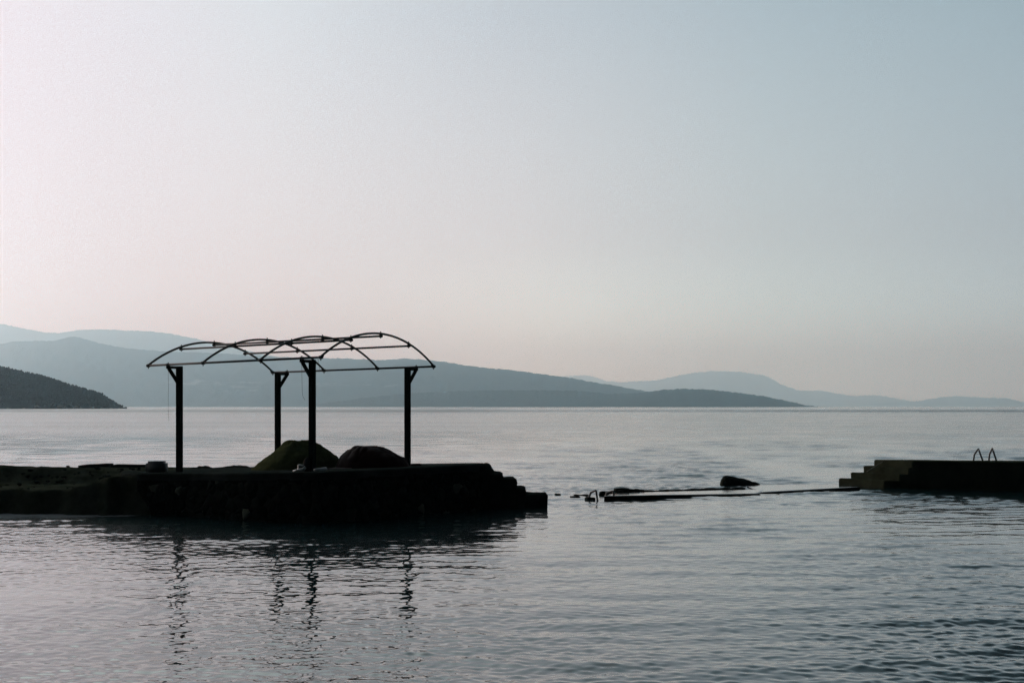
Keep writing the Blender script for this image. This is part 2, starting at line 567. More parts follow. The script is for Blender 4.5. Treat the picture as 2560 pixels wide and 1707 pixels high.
# ------------------------------------------------------------------ hills
def hill(name, prof, d_ridge, d_shore, mat, seed, rough_amp, nu=260, nv=26, detail=1.0, bare=None):
    px = np.array([p[0] for p in prof], float); py = np.array([p[1] for p in prof], float)
    xs = np.linspace(px[0], px[-1], nu)
    u = (xs - 1280) / F
    fr = lambda d: d(u) if callable(d) else np.full(nu, float(d))
    dr, ds = fr(d_ridge), fr(d_shore)
    ys = np.interp(xs, px, py)
    k = np.ones(5) / 5
    ys = np.convolve(np.pad(ys, 2, mode='edge'), k, mode='valid')
    zr = EYE + (HZ - ys) / F * dr
    zr = zr + rough_amp * (vnoise(xs * .13 * detail, xs * 0 + seed, seed) + .6 * vnoise(xs * .37 * detail, xs * 0 + seed, seed + 1))
    zr = np.maximum(zr, -1.5)
    vv = np.concatenate([np.linspace(0, 1, nv), np.linspace(1.15, 2.0, 5)])
    rows, bz = [], []
    for v in vv:
        if v <= 1:
            d = ds + (dr - ds) * v
            g = v ** 1.15
            n = vnoise(u * 90 + 3, np.full(nu, v * 6.0), seed + 5) + .5 * vnoise(u * 260, np.full(nu, v * 15.0), seed + 6)
            z = -.8 + (zr + .8) * g + zr * .05 * n * (1 - v) * v * 4
        else:
            d = dr + (dr - ds) * (v - 1)
            z = -.8 + (zr + .8) * (2 - v) ** .8 if v < 2 else np.full(nu, -.8)
        rows.append(np.stack([u * d, d, np.maximum(z, -.8)], -1))
        if bare is not None:
            xx, yy = xs, HZ - (rows[-1][:, 2] - EYE) / d * F
            bm_ = np.zeros(nu)
            for (cx, cy, rx, ry) in bare:
                bm_ = np.maximum(bm_, np.clip(1.6 - ((xx - cx) / rx) ** 2 - ((yy - cy) / ry) ** 2, 0, 1))
            bz.append(bm_)
    V = np.concatenate(rows, 0)
    o = np_mesh(name, V, len(vv), nu, mat, {'bare': np.concatenate(bz)} if bare is not None else None, 'structure')
    return o

far_left = [(-500, 770), (-200, 800), (0, 810), (21, 812.7), (60, 822), (104, 830), (146, 833), (178, 827.6), (205, 824), (256, 822.6), (312, 826),
            (372, 827.6), (432, 835), (476, 844), (524, 854), (570, 866), (618, 877), (670, 888), (715, 896), (800, 918), (900, 945), (1000, 975), (1100, 1012)]
mid = [(-600, 905), (-250, 885), (-80, 868), (0, 860), (30, 854), (104, 851), (128, 853), (160, 845.5), (185, 841), (208, 846), (253, 859), (298, 868),
       (340, 873), (410, 877.5), (480, 880.5), (560, 884), (640, 889), (715, 893), (760, 894), (820, 894.5), (890, 897), (947, 900.5),
       (1020, 896), (1086, 901), (1197, 918), (1306, 928.5), (1407, 941.6), (1514, 960), (1621, 979), (1700, 990), (1800, 1004), (1880, 1015)]
front = [(760, 1014), (860, 1001), (950, 990), (1050, 981), (1150, 977), (1300, 975), (1434, 976), (1525, 984), (1575, 983.5), (1621, 979.5), (1665, 974), (1712, 971.6),
         (1771, 974), (1840, 981), (1916, 991), (1986, 1006), (2023, 1014.6), (2045, 1016.5)]
far_right = [(1380, 945), (1418, 940), (1450, 937.5), (1477, 939), (1514, 952), (1557, 955), (1590, 953), (1649, 949.6), (1707, 935), (1771, 928), (1836, 928),
             (1880, 933), (1916, 939), (1959, 963), (1991, 975), (2050, 976), (2090, 983), (2136, 990), (2189, 986), (2250, 997), (2320, 1012), (2340, 1017)]
far_right2 = [(2150, 1012), (2230, 1005), (2291, 1003), (2350, 993), (2393, 990), (2460, 994), (2521, 994.5), (2545, 1002), (2560, 1007), (2640, 1004), (2800, 985), (3000, 995), (3200, 1015)]
headland = [(-520, 820), (-300, 850), (-120, 893), (0, 917), (30, 923), (60, 930), (98, 937), (134, 949), (167, 959.5), (208, 971.5), (253, 985), (277, 1001), (295, 1013), (308, 1016), (318, 1018)]

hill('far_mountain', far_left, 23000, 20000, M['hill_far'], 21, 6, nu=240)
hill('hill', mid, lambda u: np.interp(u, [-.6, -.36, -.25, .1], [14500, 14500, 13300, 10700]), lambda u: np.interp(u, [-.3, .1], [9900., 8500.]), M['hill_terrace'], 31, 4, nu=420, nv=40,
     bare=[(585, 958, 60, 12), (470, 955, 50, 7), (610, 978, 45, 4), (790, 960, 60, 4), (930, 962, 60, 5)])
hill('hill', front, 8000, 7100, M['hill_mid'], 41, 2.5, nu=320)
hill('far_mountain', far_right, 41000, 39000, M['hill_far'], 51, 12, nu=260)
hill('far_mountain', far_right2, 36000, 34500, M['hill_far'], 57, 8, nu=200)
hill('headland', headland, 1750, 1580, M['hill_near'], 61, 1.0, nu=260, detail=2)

# pines covering the headland: one mass
tv, tf = [], []
bm = bmesh.new(); bmesh.ops.create_icosphere(bm, subdivisions=1, radius=1.0)
ico_v = np.array([v.co[:] for v in bm.verts]); ico_f = np.array([[v.index for v in f.verts] for f in bm.faces]); bm.free()
hx = np.array([p[0] for p in headland], float); hy = np.array([p[1] for p in headland], float)
acc_v, acc_f, o_ = [], [], 0
for i in range(5600):
    px = random.uniform(-200, 306)
    v = random.random() ** .6
    d = 1580 + (1750 - 1580) * v
    zr = EYE + (HZ - np.interp(px, hx, hy)) / F * 1750
    z = -.8 + (zr + .8) * v ** 1.15
    if z < 2.5:
        continue
    r = random.uniform(.8, 1.6)
    h = r * random.uniform(.8, 1.35)
    c = np.array([(px - 1280) / F * d, d, z + h * .35])
    vv_ = ico_v * np.array([r, r, h]) * (1 + rng.uniform(-.22, .22, (len(ico_v), 1))) + c
    acc_v.append(vv_); acc_f.append(ico_f + o_); o_ += len(ico_v)
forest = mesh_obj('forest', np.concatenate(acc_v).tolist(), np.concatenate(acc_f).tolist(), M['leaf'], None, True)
forest['kind'] = 'stuff'
# pale rock faces along the foot of the headland
acc_v, acc_f, o_ = [], [], 0
for px, w_, h_ in [(22, 8, 2), (60, 5, 2), (92, 9, 7), (100, 4, 4), (150, 12, 8), (163, 6, 5), (190, 9, 6), (202, 5, 4), (232, 8, 4), (255, 5, 3), (278, 6, 2), (300, 9, 1.6)]:
    d = 1577
    c = np.array([(px - 1280) / F * d, d, h_ * .25 / 1.0])
    s_ = np.array([w_ * .35, 3.0, h_ * .32])
    acc_v.append(ico_v * s_ * (1 + rng.uniform(-.25, .25, (len(ico_v), 1))) + c); acc_f.append(ico_f + o_); o_ += len(ico_v)
sr = mesh_obj('shore_rocks', np.concatenate(acc_v).tolist(), np.concatenate(acc_f).tolist(), M['shore_rock'])
sr['kind'] = 'stuff'

# ------------------------------------------------------------------ bank on the left (ground)
def deck_z(x, y):
    return .957 + .0231 * (x + 7.78) - .0187 * (y - 33.3)

NXB, NYB = 220, 90
bx = np.linspace(-30, -8.35, NXB)
by = np.linspace(0, 1, NYB)
Vb = np.zeros((NYB, NXB, 3))
for j, v in enumerate(by):
    yfront = bank_front(bx) - .25
    yback = np.interp(bx, [-30, -14, -8.35], [39.6, 39.2, 38.6])
    y = yfront + (yback - yfront) * v
    t0 = (y - yfront)
    edge = .2 * vnoise(bx * 1.1, y * 0 + 3, 71) + .1 * vnoise(bx * 3.3, y * 0 + 5, 72)
    ledge = np.interp(bx, [-30, -10.5, -9.9, -9.4, -8.4], [.52, .54, .66, .85, .86])
    # cross-section: water, low face, ledge, rubble slope, crest, far side
    z = np.interp(t0 + edge, [-.3, .05, .35, .62, 2.6, 3.0, 3.9, 4.4, 5.0, 5.5, 7.5], [-.7, -.35, .22, 1.0, 1.04, 1.0, 1.9, 1.93, 1.9, 1.2, -.5])
    top = np.interp(bx, [-30, -13.5, -12.4, -11.3, -8.3], [1.0, .96, .915, .895, .89])
    zz = np.where(z <= 1.0, z * ledge, ledge + (z - 1.0) / .93 * (top - ledge))
    zz = np.where((t0 > 4.9) & (zz < top), np.minimum(zz, top), zz)
    rough = .035 * vnoise(bx * 2.3, y * 2.3, 73) + .022 * vnoise(bx * 6, y * 6, 74)
    slope_w = np.clip(np.interp(t0, [0, .6, 2.5, 3, 4, 4.6], [1, .5, .4, 1.6, 1.4, .35]), 0, 2)
    Vb[j] = np.stack([bx, y, zz + rough * slope_w], -1)
np_mesh('ground', Vb.reshape(-1, 3), NYB, NXB, M['bank'], None, 'structure')
# loose rubble on the bank slope
acc_v, acc_f, o_ = [], [], 0
for i in range(170):
    x = random.uniform(-15, -8.9)
    yf = float(bank_front(np.array([x]))[0])
    t0 = random.choice([random.uniform(2.8, 3.9), random.uniform(2.9, 3.8), random.uniform(.4, 2.6)])
    ledge = float(np.interp(x, [-30, -10.5, -9.9, -9.4, -8.4], [.52, .54, .66, .85, .86]))
    z = float(np.interp(t0, [.35, 2.6, 3.0, 3.9, 4.6], [ledge, ledge + .02, ledge, .95, .97]))
    r = random.uniform(.025, .06) if t0 > 2.5 else random.uniform(.015, .035)
    c = np.array([x, yf - .25 + t0, z + r * .2])
    acc_v.append(ico_v * np.array([r * 1.3, r, r * .7]) * (1 + rng.uniform(-.3, .3, (len(ico_v), 1))) + c); acc_f.append(ico_f + o_); o_ += len(ico_v)
rb = mesh_obj('rubble', np.concatenate(acc_v).tolist(), np.concatenate(acc_f).tolist(), M['stone'])
rb['kind'] = 'stuff'

# ------------------------------------------------------------------ stone jetty
jetty = empty('stone_jetty', (-4.5, 34.5, 0))
tag(jetty, 'dark rough stone jetty carrying the bare arched frame, with stepped blocks at its tip', 'jetty')
def plan(x, d):
    return Vector(((x - 1280) / F * d, d, 0))
outline = [plan(305, 33.9), plan(345, 33.1), plan(470, 32.6), plan(620, 31.2), plan(790, 30.5), plan(880, 31.0), plan(960, 31.9), plan(1080, 33.3), plan(1190, 34.6),
           plan(1203, 35.2), plan(1200, 36.6), plan(1100, 36.9), plan(1000, 37.4), plan(860, 38.2), plan(700, 38.7), plan(560, 38.9), plan(420, 38.9), plan(305, 39.0)]
def resample(pts, step):
    outp = []
    n = len(pts)
    for i in range(n):
        a, b_ = pts[i], pts[(i + 1) % n]
        k = max(1, int((b_ - a).length / step))
        for q in range(k):
            outp.append(a.lerp(b_, q / k))
    return outp
ring = resample(outline, .12)
cen = sum(ring, Vector()) / len(ring)
# deck: cast slab with a worn edge
nr_ = len(ring)
vs, fs = [], []
def shrink(p, s):
    return cen + (p - cen) * s
def edge_n(p):
    return .03 * mnoise.noise(p * 1.7) + .018 * mnoise.noise(p * 6.0)
rings = []
for (s, dz, jit) in [(1.0, -.17, 1), (1.004, -.05, 1), (1.003, -.02, 1), (.997, 0, .8), (.96, .004, .3), (.85, 0, 0), (.6, 0, 0), (.3, 0, 0)]:
    r_ = []
    for p in ring:
        q = shrink(p, s)
        dirv = (p - cen).normalized()
        q = q + dirv * edge_n(p) * jit
        z = deck_z(q.x, q.y) + dz + (.012 * mnoise.noise(q * 1.3) + .006 * mnoise.noise(q * 5))
        if q.y > 38.0:
            z += .025 * mnoise.noise(Vector((q.x * 1.6, 0, 3))) - .01
        r_.append(len(vs)); vs.append(Vector((q.x, q.y, z)))
    rings.append(r_)
for a, b_ in zip(rings[:-1], rings[1:]):
    for k in range(nr_):
        fs.append([a[k], a[(k + 1) % nr_], b_[(k + 1) % nr_], b_[k]])
c_i = len(vs); vs.append(Vector((cen.x, cen.y, deck_z(cen.x, cen.y))))
for k in range(nr_):
    fs.append([rings[-1][k], rings[-1][(k + 1) % nr_], c_i])
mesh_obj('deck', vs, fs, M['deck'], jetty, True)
# masonry face below the slab
vs, fs, rows_ = [], [], []
levels = np.linspace(0, 1, 17)
for lv in levels:
    r_ = []
    for p in ring:
        dirv = (p - cen).normalized()
        top = deck_z(p.x, p.y) - .14
        z = top + (-.8 - top) * lv
        q = Vector((p.x, p.y, z))
        cell = mnoise.voronoi(Vector((p.x * 3.6, p.y * 3.6, z * 4.6)))[0]
        bulge = .05 * (cell[1] - cell[0]) - .03 + .05 * mnoise.noise(q * 1.1)
        q = q + dirv * (bulge + .14 * lv)
        r_.append(len(vs)); vs.append(q)
    rows_.append(r_)
for a, b_ in zip(rows_[:-1], rows_[1:]):
    for k in range(nr_):
        fs.append([a[(k + 1) % nr_], a[k], b_[k], b_[(k + 1) % nr_]])
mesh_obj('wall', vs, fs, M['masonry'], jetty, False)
# stepped blocks at the tip, top one first
def px_block(name, x0, x1, ytop, ybot, d, depth, seed, mat, parent, rnd=.05, amp=.02, rot=0., tilt=(0, 0), freq=3.0, origin=None):
    a, b_ = P(x0, ytop, d), P(x1, ybot, d)
    c = Vector(((a.x + b_.x) / 2, d + depth / 2, (a.z + b_.z) / 2))
    bm = rough_block(c, (b_.x - a.x, depth, a.z - b_.z), rot, rnd, amp, freq, seed, 7, tilt)
    return bm_obj(name, bm, mat, parent, True, origin)
px_block('step', 1183, 1228, 1163.5, 1272, 35.0, 1.5, 1, M['stone'], jetty, .12, .075, .04)
px_block('step', 1216, 1255.5, 1183, 1275, 34.9, 1.6, 2, M['stone'], jetty, .05, .045, .03, freq=2.6)
px_block('step', 1245, 1289, 1197.5, 1275, 35.0, 1.6, 3, M['stone'], jetty, .06, .045, .02, (0, .03), freq=2.3)
px_block('step', 1278, 1314.5, 1222, 1280, 35.1, 1.6, 4, M['stone'], jetty, .05, .04, -.02, freq=2.8)
px_block('step', 1300, 1369, 1237, 1290, 35.2, 1.5, 5, M['stone'], jetty, .045, .04, .0, (0, -.015), freq=2.2)
# broken slab lying over the tip of the deck
bm = rough_block(P(1160, 1164, 35.4) + Vector((0, 0, -.02)), (1.0, .9, .07), .05, .02, .012, 4, 9, 7, (0, -.02))
bm_obj('slab_edge', bm, M['deck'], jetty, True)

# ------------------------------------------------------------------ arched pavilion frame
AL = Vector((-8.615, 33.7, 0)); AR = Vector((-4.208, 31.3, 0))
long_v = AR - AL
perp = Vector((.478, .878, 0)).normalized()
SPAN = 4.71
BL = AL + perp * SPAN; BR = AR + perp * SPAN
zA = lambda t_: 3.467 + (3.583 - 3.467) * t_
zB = lambda t_: 3.405 + (3.497 - 3.405) * t_
RISE = .655
R_T = .0255
pav = empty('pavilion_frame', (-5.6, 34.6, 1.0))
tag(pav, 'bare metal pavilion frame of four arches on four dark posts, its cover gone', 'pavilion')
def arch_pt(t_, s, drop=0.0):
    base_ = AL + long_v * t_ + perp * (SPAN * s)
    z0 = zA(t_) + (zB(t_) - zA(t_)) * s
    c = SPAN; h = RISE
    Rr = (c * c / 4 + h * h) / (2 * h)
    xx = (s - .5) * c
    z = math.sqrt(Rr * Rr - xx * xx) - (Rr - h)
    return Vector((base_.x, base_.y, z0 + z - drop))
def line_pt(t_, s, side=None):
    return arch_pt(t_, s)
lift = .045
# eave beams and purlins
for s, zf in ((0.0, zA), (1.0, zB)):
    p0 = AL + long_v * -.004 + perp * (SPAN * s); p1 = AL + long_v * 1.004 + perp * (SPAN * s)
    v_, f_ = tube([Vector((p0.x, p0.y, zf(0))), Vector((p1.x, p1.y, zf(1)))], R_T, 10)
    mesh_obj('eave_beam', v_, f_, M['paint'], pav, True)
PUR = (.243, .5, .757)
for s in PUR:
    v_, f_ = tube([arch_pt(-.004, s, .045), arch_pt(1.004, s, .045)], R_T * .95, 10)
    mesh_obj('purlin', v_, f_, M['paint'], pav, True)
def collar(p, axis, r=.034, ln=.07):
    axis = Vector(axis).normalized()
    return tube([p - axis * ln / 2, p - axis * ln * .36, p + axis * ln * .36, p + axis * ln / 2], r, 8, True, [r * .75, r, r, r * .75])
lv_n = long_v.normalized()
for t_ in (0.0, 1 / 3, 2 / 3, 1.0):
    pts = [arch_pt(t_, s) + Vector((0, 0, lift * 0 + .012)) for s in np.linspace(0.0, 1.0, 41)]
    v_, f_ = tube(pts, R_T, 10)
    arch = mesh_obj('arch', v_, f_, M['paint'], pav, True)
    for s in (0.0, 1.0):
        p = arch_pt(t_, s)
        tang = (arch_pt(t_, s + (.01 if s == 0 else -.01)) - p).normalized()
        v_, f_ = merge([collar(p, lv_n, .04, .1), collar(p + tang * .05, tang, .036, .09),
                        collar(p + Vector((0, 0, -.05)), Vector((0, 0, 1)), .012, .05)])
        mesh_obj('elbow_joint', v_, f_, M['paint'], arch, True)
    for s in PUR:
        p = arch_pt(t_, s); q = arch_pt(t_, s, .045)
        v_, f_ = merge([collar(q, lv_n, .034, .1), collar(p + Vector((0, 0, .012)), Vector((arch_pt(t_, s + .01) - p)), .03, .07),
                        collar(p + Vector((0, 0, .05)), Vector((0, 0, 1)), .012, .03), collar(q + Vector((0, 0, -.04)), Vector((0, 0, 1)), .012, .03)])
        mesh_obj('clamp', v_, f_, M['paint'], arch, True)

def t_at(px, s):
    """position along the eave line that the photo shows at column px"""
    lo, hi = 0.0, 1.0
    for _ in range(40):
        mid_ = (lo + hi) / 2
        q = AL + long_v * mid_ + perp * (SPAN * s)
        if 1280 + F * q.x / q.y < px: lo = mid_
        else: hi = mid_
    return (lo + hi) / 2
posts = {}
for key, px, s, inset, dbase in (('a', 420.5, 0., .385, 0), ('b', 754.5, 0., .385, 0), ('c', 718., 1., -.40, 0), ('d', 1040.5, 1., -.40, 0)):
    tt = t_at(px, s)
    e = AL + long_v * tt + perp * (SPAN * s)
    ez = (zA if s == 0 else zB)(tt) - .03
    p = e + perp * inset
    zb = deck_z(p.x, p.y)
    posts[key] = Vector((p.x, p.y, zb))
    ptop = ez + .005
    v_, f_ = beam((p.x, p.y, zb - .05), (p.x, p.y, ptop), .123, .123, up=perp)
    # orient the section with the frame
    post = mesh_obj('post', v_, f_, M['post'], pav)
    dirn = perp * (-1 if inset > 0 else 1)
    pz = Vector((p.x, p.y, 0))
    arm0 = pz + dirn * .0615 + Vector((0, 0, ptop - .036))
    arm1 = Vector((e.x, e.y, ptop - .036)) + dirn * .03
    v_, f_ = beam(arm0, arm1, .08, .064)
    mesh_obj('arm', v_, f_, M['post'], post)
    b0 = pz + dirn * .05 + Vector((0, 0, ptop - .40)); b1 = Vector((e.x, e.y, ptop - .062)) - dirn * .02
    v_, f_ = beam(b0, b1, .07, .066)
    mesh_obj('brace', v_, f_, M['post'], post)
    v_, f_ = merge([collar(Vector((e.x, e.y, ez + .03)), lv_n, .032, .09), collar(Vector((e.x, e.y, ez + .07)), (0, 0, 1), .012, .03),
                    beam(Vector((e.x, e.y, ez + .02)) - lv_n * .035, Vector((e.x, e.y, ez + .02)) + lv_n * .035, .06, .08)])
    mesh_obj('saddle', v_, f_, M['paint'], post)
    posts[key + '_arm'] = Vector((e.x, e.y, ez - .03))

# cords hanging from the frame
def cord(name, pts, label, r=.0035):
    v_, f_ = tube(pts, r, 6)
    o = mesh_obj(name, v_, f_, M['wire'], None, True, origin=pts[0])
    tag(o, label, 'cord', 'cords hanging from the frame')
a = posts['a_arm']; d = a.y
cord('hanging_cord', [a, a + Vector((.004, 0, -.5)), a + Vector((.0, 0, -1.0)), a + Vector((.012, 0, -1.26))], 'long straight thin cord hanging from the bracket of the post by the squat block')
a = posts['b_arm'] + Vector((-.005, 0, 0))
cord('hanging_cord', [a, a + Vector((.008, 0, -.35)), a + Vector((.015, 0, -.70)), a + Vector((.03, 0, -.79)), a + Vector((.075, 0, -.86)), a + Vector((.07, 0, -.87))], 'thin cord with curled end hanging from the post in front of the sand heap')
a = P(796, 906, 31.45)
cord('hanging_cord', [P(795, 897, 31.5), a, P(797.5, 917, 31.45), P(801, 926, 31.45)], 'short loose cord end hanging just right of the sand heap post top')
a = P(1033, 931, 35.3)
cord('hanging_cord', [P(1034, 922, 35.3), P(1032, 936, 35.3), P(1033, 949, 35.3)], 'short loose cord end hanging from the brace of the post behind the tarpaulin')
cord('hanging_cord', [P(841, 857, 32.4), P(842.5, 863, 32.4), P(841.5, 866, 32.4)], 'tiny cord knot hanging under the highest arch')

# ------------------------------------------------------------------ sand heap and covered heap
def heap(name, cx_px, d, left, right, prof_l, prof_r, depth, mat, amp, freq, seed, fold=0.0, n=88):
    """heightfield mound; prof_l and prof_r are (t, h) tables from the peak axis outwards"""
    c = plan(cx_px, d)
    vs, fs = [], []
    nr2, na = 34, n
    tl = [p[0] for p in prof_l]; hl = [p[1] for p in prof_l]
    tr = [p[0] for p in prof_r]; hr = [p[1] for p in prof_r]
    for i in range(nr2 + 1):
        t_ = i / nr2
        for k in range(na):
            a_ = 2 * math.pi * k / na
            ca, sa = math.cos(a_), math.sin(a_)
            w = .5 + .5 * ca
            lat = right if ca > 0 else left
            x = c.x + ca * lat * t_; y = c.y + sa * depth * t_
            h = np.interp(t_, tl, hl) * (1 - w) + np.interp(t_, tr, hr) * w
            q = Vector((x, y, 0))
            env = min(1, h * 6)
            h += env * (amp * mnoise.noise(q * freq + Vector((seed, 0, 0))) + amp * .5 * mnoise.noise(q * freq * 2.7 + Vector((0, seed, 0))) + amp * .3 * mnoise.noise(q * freq * 7))
            if fold:
                h += env * fold * (abs(math.sin(a_ * 7 + 3 * mnoise.noise(q * 2.2))) ** .6 - .6) * t_ * (1.25 - t_) * 2
                h -= env * .035 * max(0, 1 - abs(mnoise.noise(q * 2.4 + Vector((5, 1, 0)))) * 9) * (.3 + t_)
            vs.append(Vector((x, y, deck_z(x, y) + h - (.03 if i == nr2 else 0))))
    for i in range(nr2):
        for k in range(na):
            a_, b_ = i * na + k, i * na + (k + 1) % na
            fs.append([a_, b_, b_ + na, a_ + na])
    return mesh_obj(name, vs, fs, mat, None, True, origin=(c.x, c.y, deck_z(c.x, c.y)))
DS = 34.4
ppm = F / DS
# left and right outlines read as (distance, height) in metres
pl = [(0, .70), (.22, .675), (.30, .62), (.42, .48), (.55, .36), (.68, .275), (.82, .16), (.93, .07), (1, 0)]
pr = [(0, .70), (.18, .685), (.36, .64), (.50, .58), (.62, .45), (.75, .36), (.86, .26), (.94, .12), (1, 0)]
o = heap('sand_heap', 741, DS, 1.10, 1.15, pl, pr, 1.15, M['sand'], .05, 3.2, 3, n=140)
tag(o, 'olive brown heap of loose sand piled on the jetty under the arched frame', 'sand heap')

pl = [(0, .515), (.28, .525), (.40, .50), (.58, .43), (.74, .33), (.84, .26), (.93, .13), (1, 0)]
pr = [(0, .515), (.22, .50), (.42, .455), (.58, .38), (.72, .29), (.84, .22), (.94, .12), (1, 0)]
DT = 34.0
tarp = heap('tarpaulin_heap', 912, DT, .70, 1.08, pl, pr, .75, M['tarp'], .022, 3.0, 9, .05, n=150)
tag(tarp, 'rounded heap wrapped in dark maroon tarpaulin with a knotted corner beside the sand heap', 'covered heap')
k0 = P(861, 1148, 33.95)
v_, f_ = merge([tube([k0 + Vector((.04, 0, -.06)), k0 + Vector((.0, 0, -.01)), k0 + Vector((-.045, 0, .01))], .02, 8, True, [.05, .02, .016]),
                tube([k0 + Vector((.03, .02, -.16)), k0 + Vector((.03, 0, -.05))], .04, 8, True, [.09, .04])])
mesh_obj('knot', v_, f_, M['tarp'], tarp, True)
k0 = P(1002, 1142, 34.0)
v_, f_ = merge([tube([k0 + Vector((-.07, 0, -.10)), k0 + Vector((-.01, 0, -.015)), k0 + Vector((.06, 0, -.05)), k0 + Vector((.13, 0, -.14))], .05, 8, True, [.07, .05, .05, .06])])
mesh_obj('knot', v_, f_, M['tarp'], tarp, True)
# skirt of the tarpaulin lying flat on the deck
bm = rough_block(P(850, 1171.5, 33.3), (.55, .5, .035), .05, .015, .012, 5, 14, 8)
bm_obj('skirt', bm, M['tarp'], tarp, True)

# ------------------------------------------------------------------ small things on the jetty
c = P(392, 1171, 34.0)
zb = deck_z(c.x, c.y)
bm = bmesh.new()
bmesh.ops.create_cube(bm, size=1.0)
for v in bm.verts:
    v.co = Vector((v.co.x * .455, v.co.y * .40, v.co.z * .30))
    if v.co.z > 0:
        v.co.x *= .97
bmesh.ops.bevel(bm, geom=bm.edges[:], offset=.05, segments=4, affect='EDGES')
for v in bm.verts:
    v.co = Matrix.Rotation(-.05, 3, 'Z') @ v.co + Vector((c.x, c.y, zb - .03 + .15))
blk = bm_obj('mooring_block', bm, M['plastic'], None, True, origin=(c.x, c.y, zb - .03))
tag(blk, 'squat grey block with rounded edges standing at the end of the jetty path', 'block')

def px_thing(name, x, y, d, dims, rot, mat, label, cat, seed, rnd=.02, amp=.01, group=None, tilt=(0, 0)):
    c = P(x, y, d)
    bm = rough_block(c, dims, rot, rnd, amp, 5, seed, 7, tilt)
    o = bm_obj(name, bm, mat, None, True, origin=(c.x, c.y, c.z - dims[2] / 2))
    tag(o, label, cat, group)
    return o
def px_tube(name, pts, r, mat, label, cat, radii=None, group=None, segs=12):
    v_, f_ = tube(pts, r, segs, True, radii)
    o = mesh_obj(name, v_, f_, mat, None, True, origin=pts[0])
    tag(o, label, cat, group)
    return o
pb = posts['b']
# rolled pale sheet right of the post, crumpled one left of it
e0 = P(786, 1176.2, 31.15); e1 = P(800, 1174.5, 31.25); e2 = P(815, 1171.6, 31.4)
def on_deck(v, h):
    return Vector((v.x, v.y, deck_z(v.x, v.y) + h))
px_tube('rolled_sheet', [on_deck(e0, .035), on_deck(e1, .04), on_deck(e2, .045)], .035, M['pale'], 'pale rolled plastic sheet lying right of the foot of the post before the sand heap', 'rolled sheet', [.028, .036, .042])
e0 = P(733, 1178, 31.3); e1 = P(745, 1177, 31.25); e2 = P(758, 1176, 31.2)
cs = empty('crumpled_sack', on_deck(e1, 0))
tag(cs, 'pale crumpled sack lying left of the foot of the post before the sand heap', 'sack')
v_, f_ = tube([on_deck(e0, .02), on_deck(e1, .04), on_deck(e2, .045), on_deck(P(764, 1175, 31.2), .1)], .03, 10, True, [.018, .034, .036, .03])
for i, q in enumerate(v_):
    v_[i] = q + mnoise.noise_vector(q * 14) * .014
mesh_obj('fold', v_, f_, M['pale'], cs, True)
bm = rough_block(on_deck(P(752, 1170, 31.5), .09), (.16, .14, .13), .3, .05, .03, 9, 22, 6)
bm_obj('bulge', bm, M['plastic'], cs, True)
# dark narrow bundle leaning on the post foot
p0 = Vector((pb.x - .12, pb.y - .06, deck_z(pb.x - .12, pb.y)))
px_tube('cloth_bundle', [p0, p0 + Vector((.0, 0, .12)), p0 + Vector((.015, 0, .24)), p0 + Vector((.03, 0, .30))], .07, M['dark'], 'dark narrow bundle leaning against the foot of the post before the sand heap', 'bundle', [.075, .085, .07, .03])
# plank beside the covered heap
c = plan(1040, 34.6); zc = deck_z(c.x, c.y)
bm = rough_block((c.x, c.y, zc + .03), (.26, .3, .05), .1, .012, .006, 6, 31, 6)
o = bm_obj('board_offcut', bm, M['dark'], None, True, origin=(c.x, c.y, zc)); tag(o, 'small dark board lying on the deck right of the maroon covered heap', 'board')
# rocks on the far edge of the jetty
for (x, y, d, dm, lab, sd_) in ((512, 1172.5, 38.2, (.34, .3, .14), 'low dark rock on the far edge of the jetty right of the end post', 41),
                               (584, 1171.5, 38.3, (1.0, .35, .14), 'flat dark rock on the far edge of the jetty left of the sand heap', 42)):
    px_thing('edge_rock', x, y, d, dm, .1 * sd_, M['stone'], lab, 'rock', sd_, .05, .04, 'rocks on the far edge of the jetty')
# concrete slabs along the crest of the bank
px_thing('kerb_stone', 240, 1166.0, 37.9, (.82, .5, .13), .02, M['deck'], 'tilted wedge-shaped concrete slab on the crest of the bank, left of the small gap', 'slab', 51, .015, .008, 'concrete slabs on the crest of the bank', (0, -.05))
px_thing('kerb_stone', 328, 1166.8, 37.9, (.89, .5, .13), .0, M['deck'], 'flat concrete slab on the crest of the bank between the gap and the squat block', 'slab', 52, .015, .006, 'concrete slabs on the crest of the bank', (0, .012))
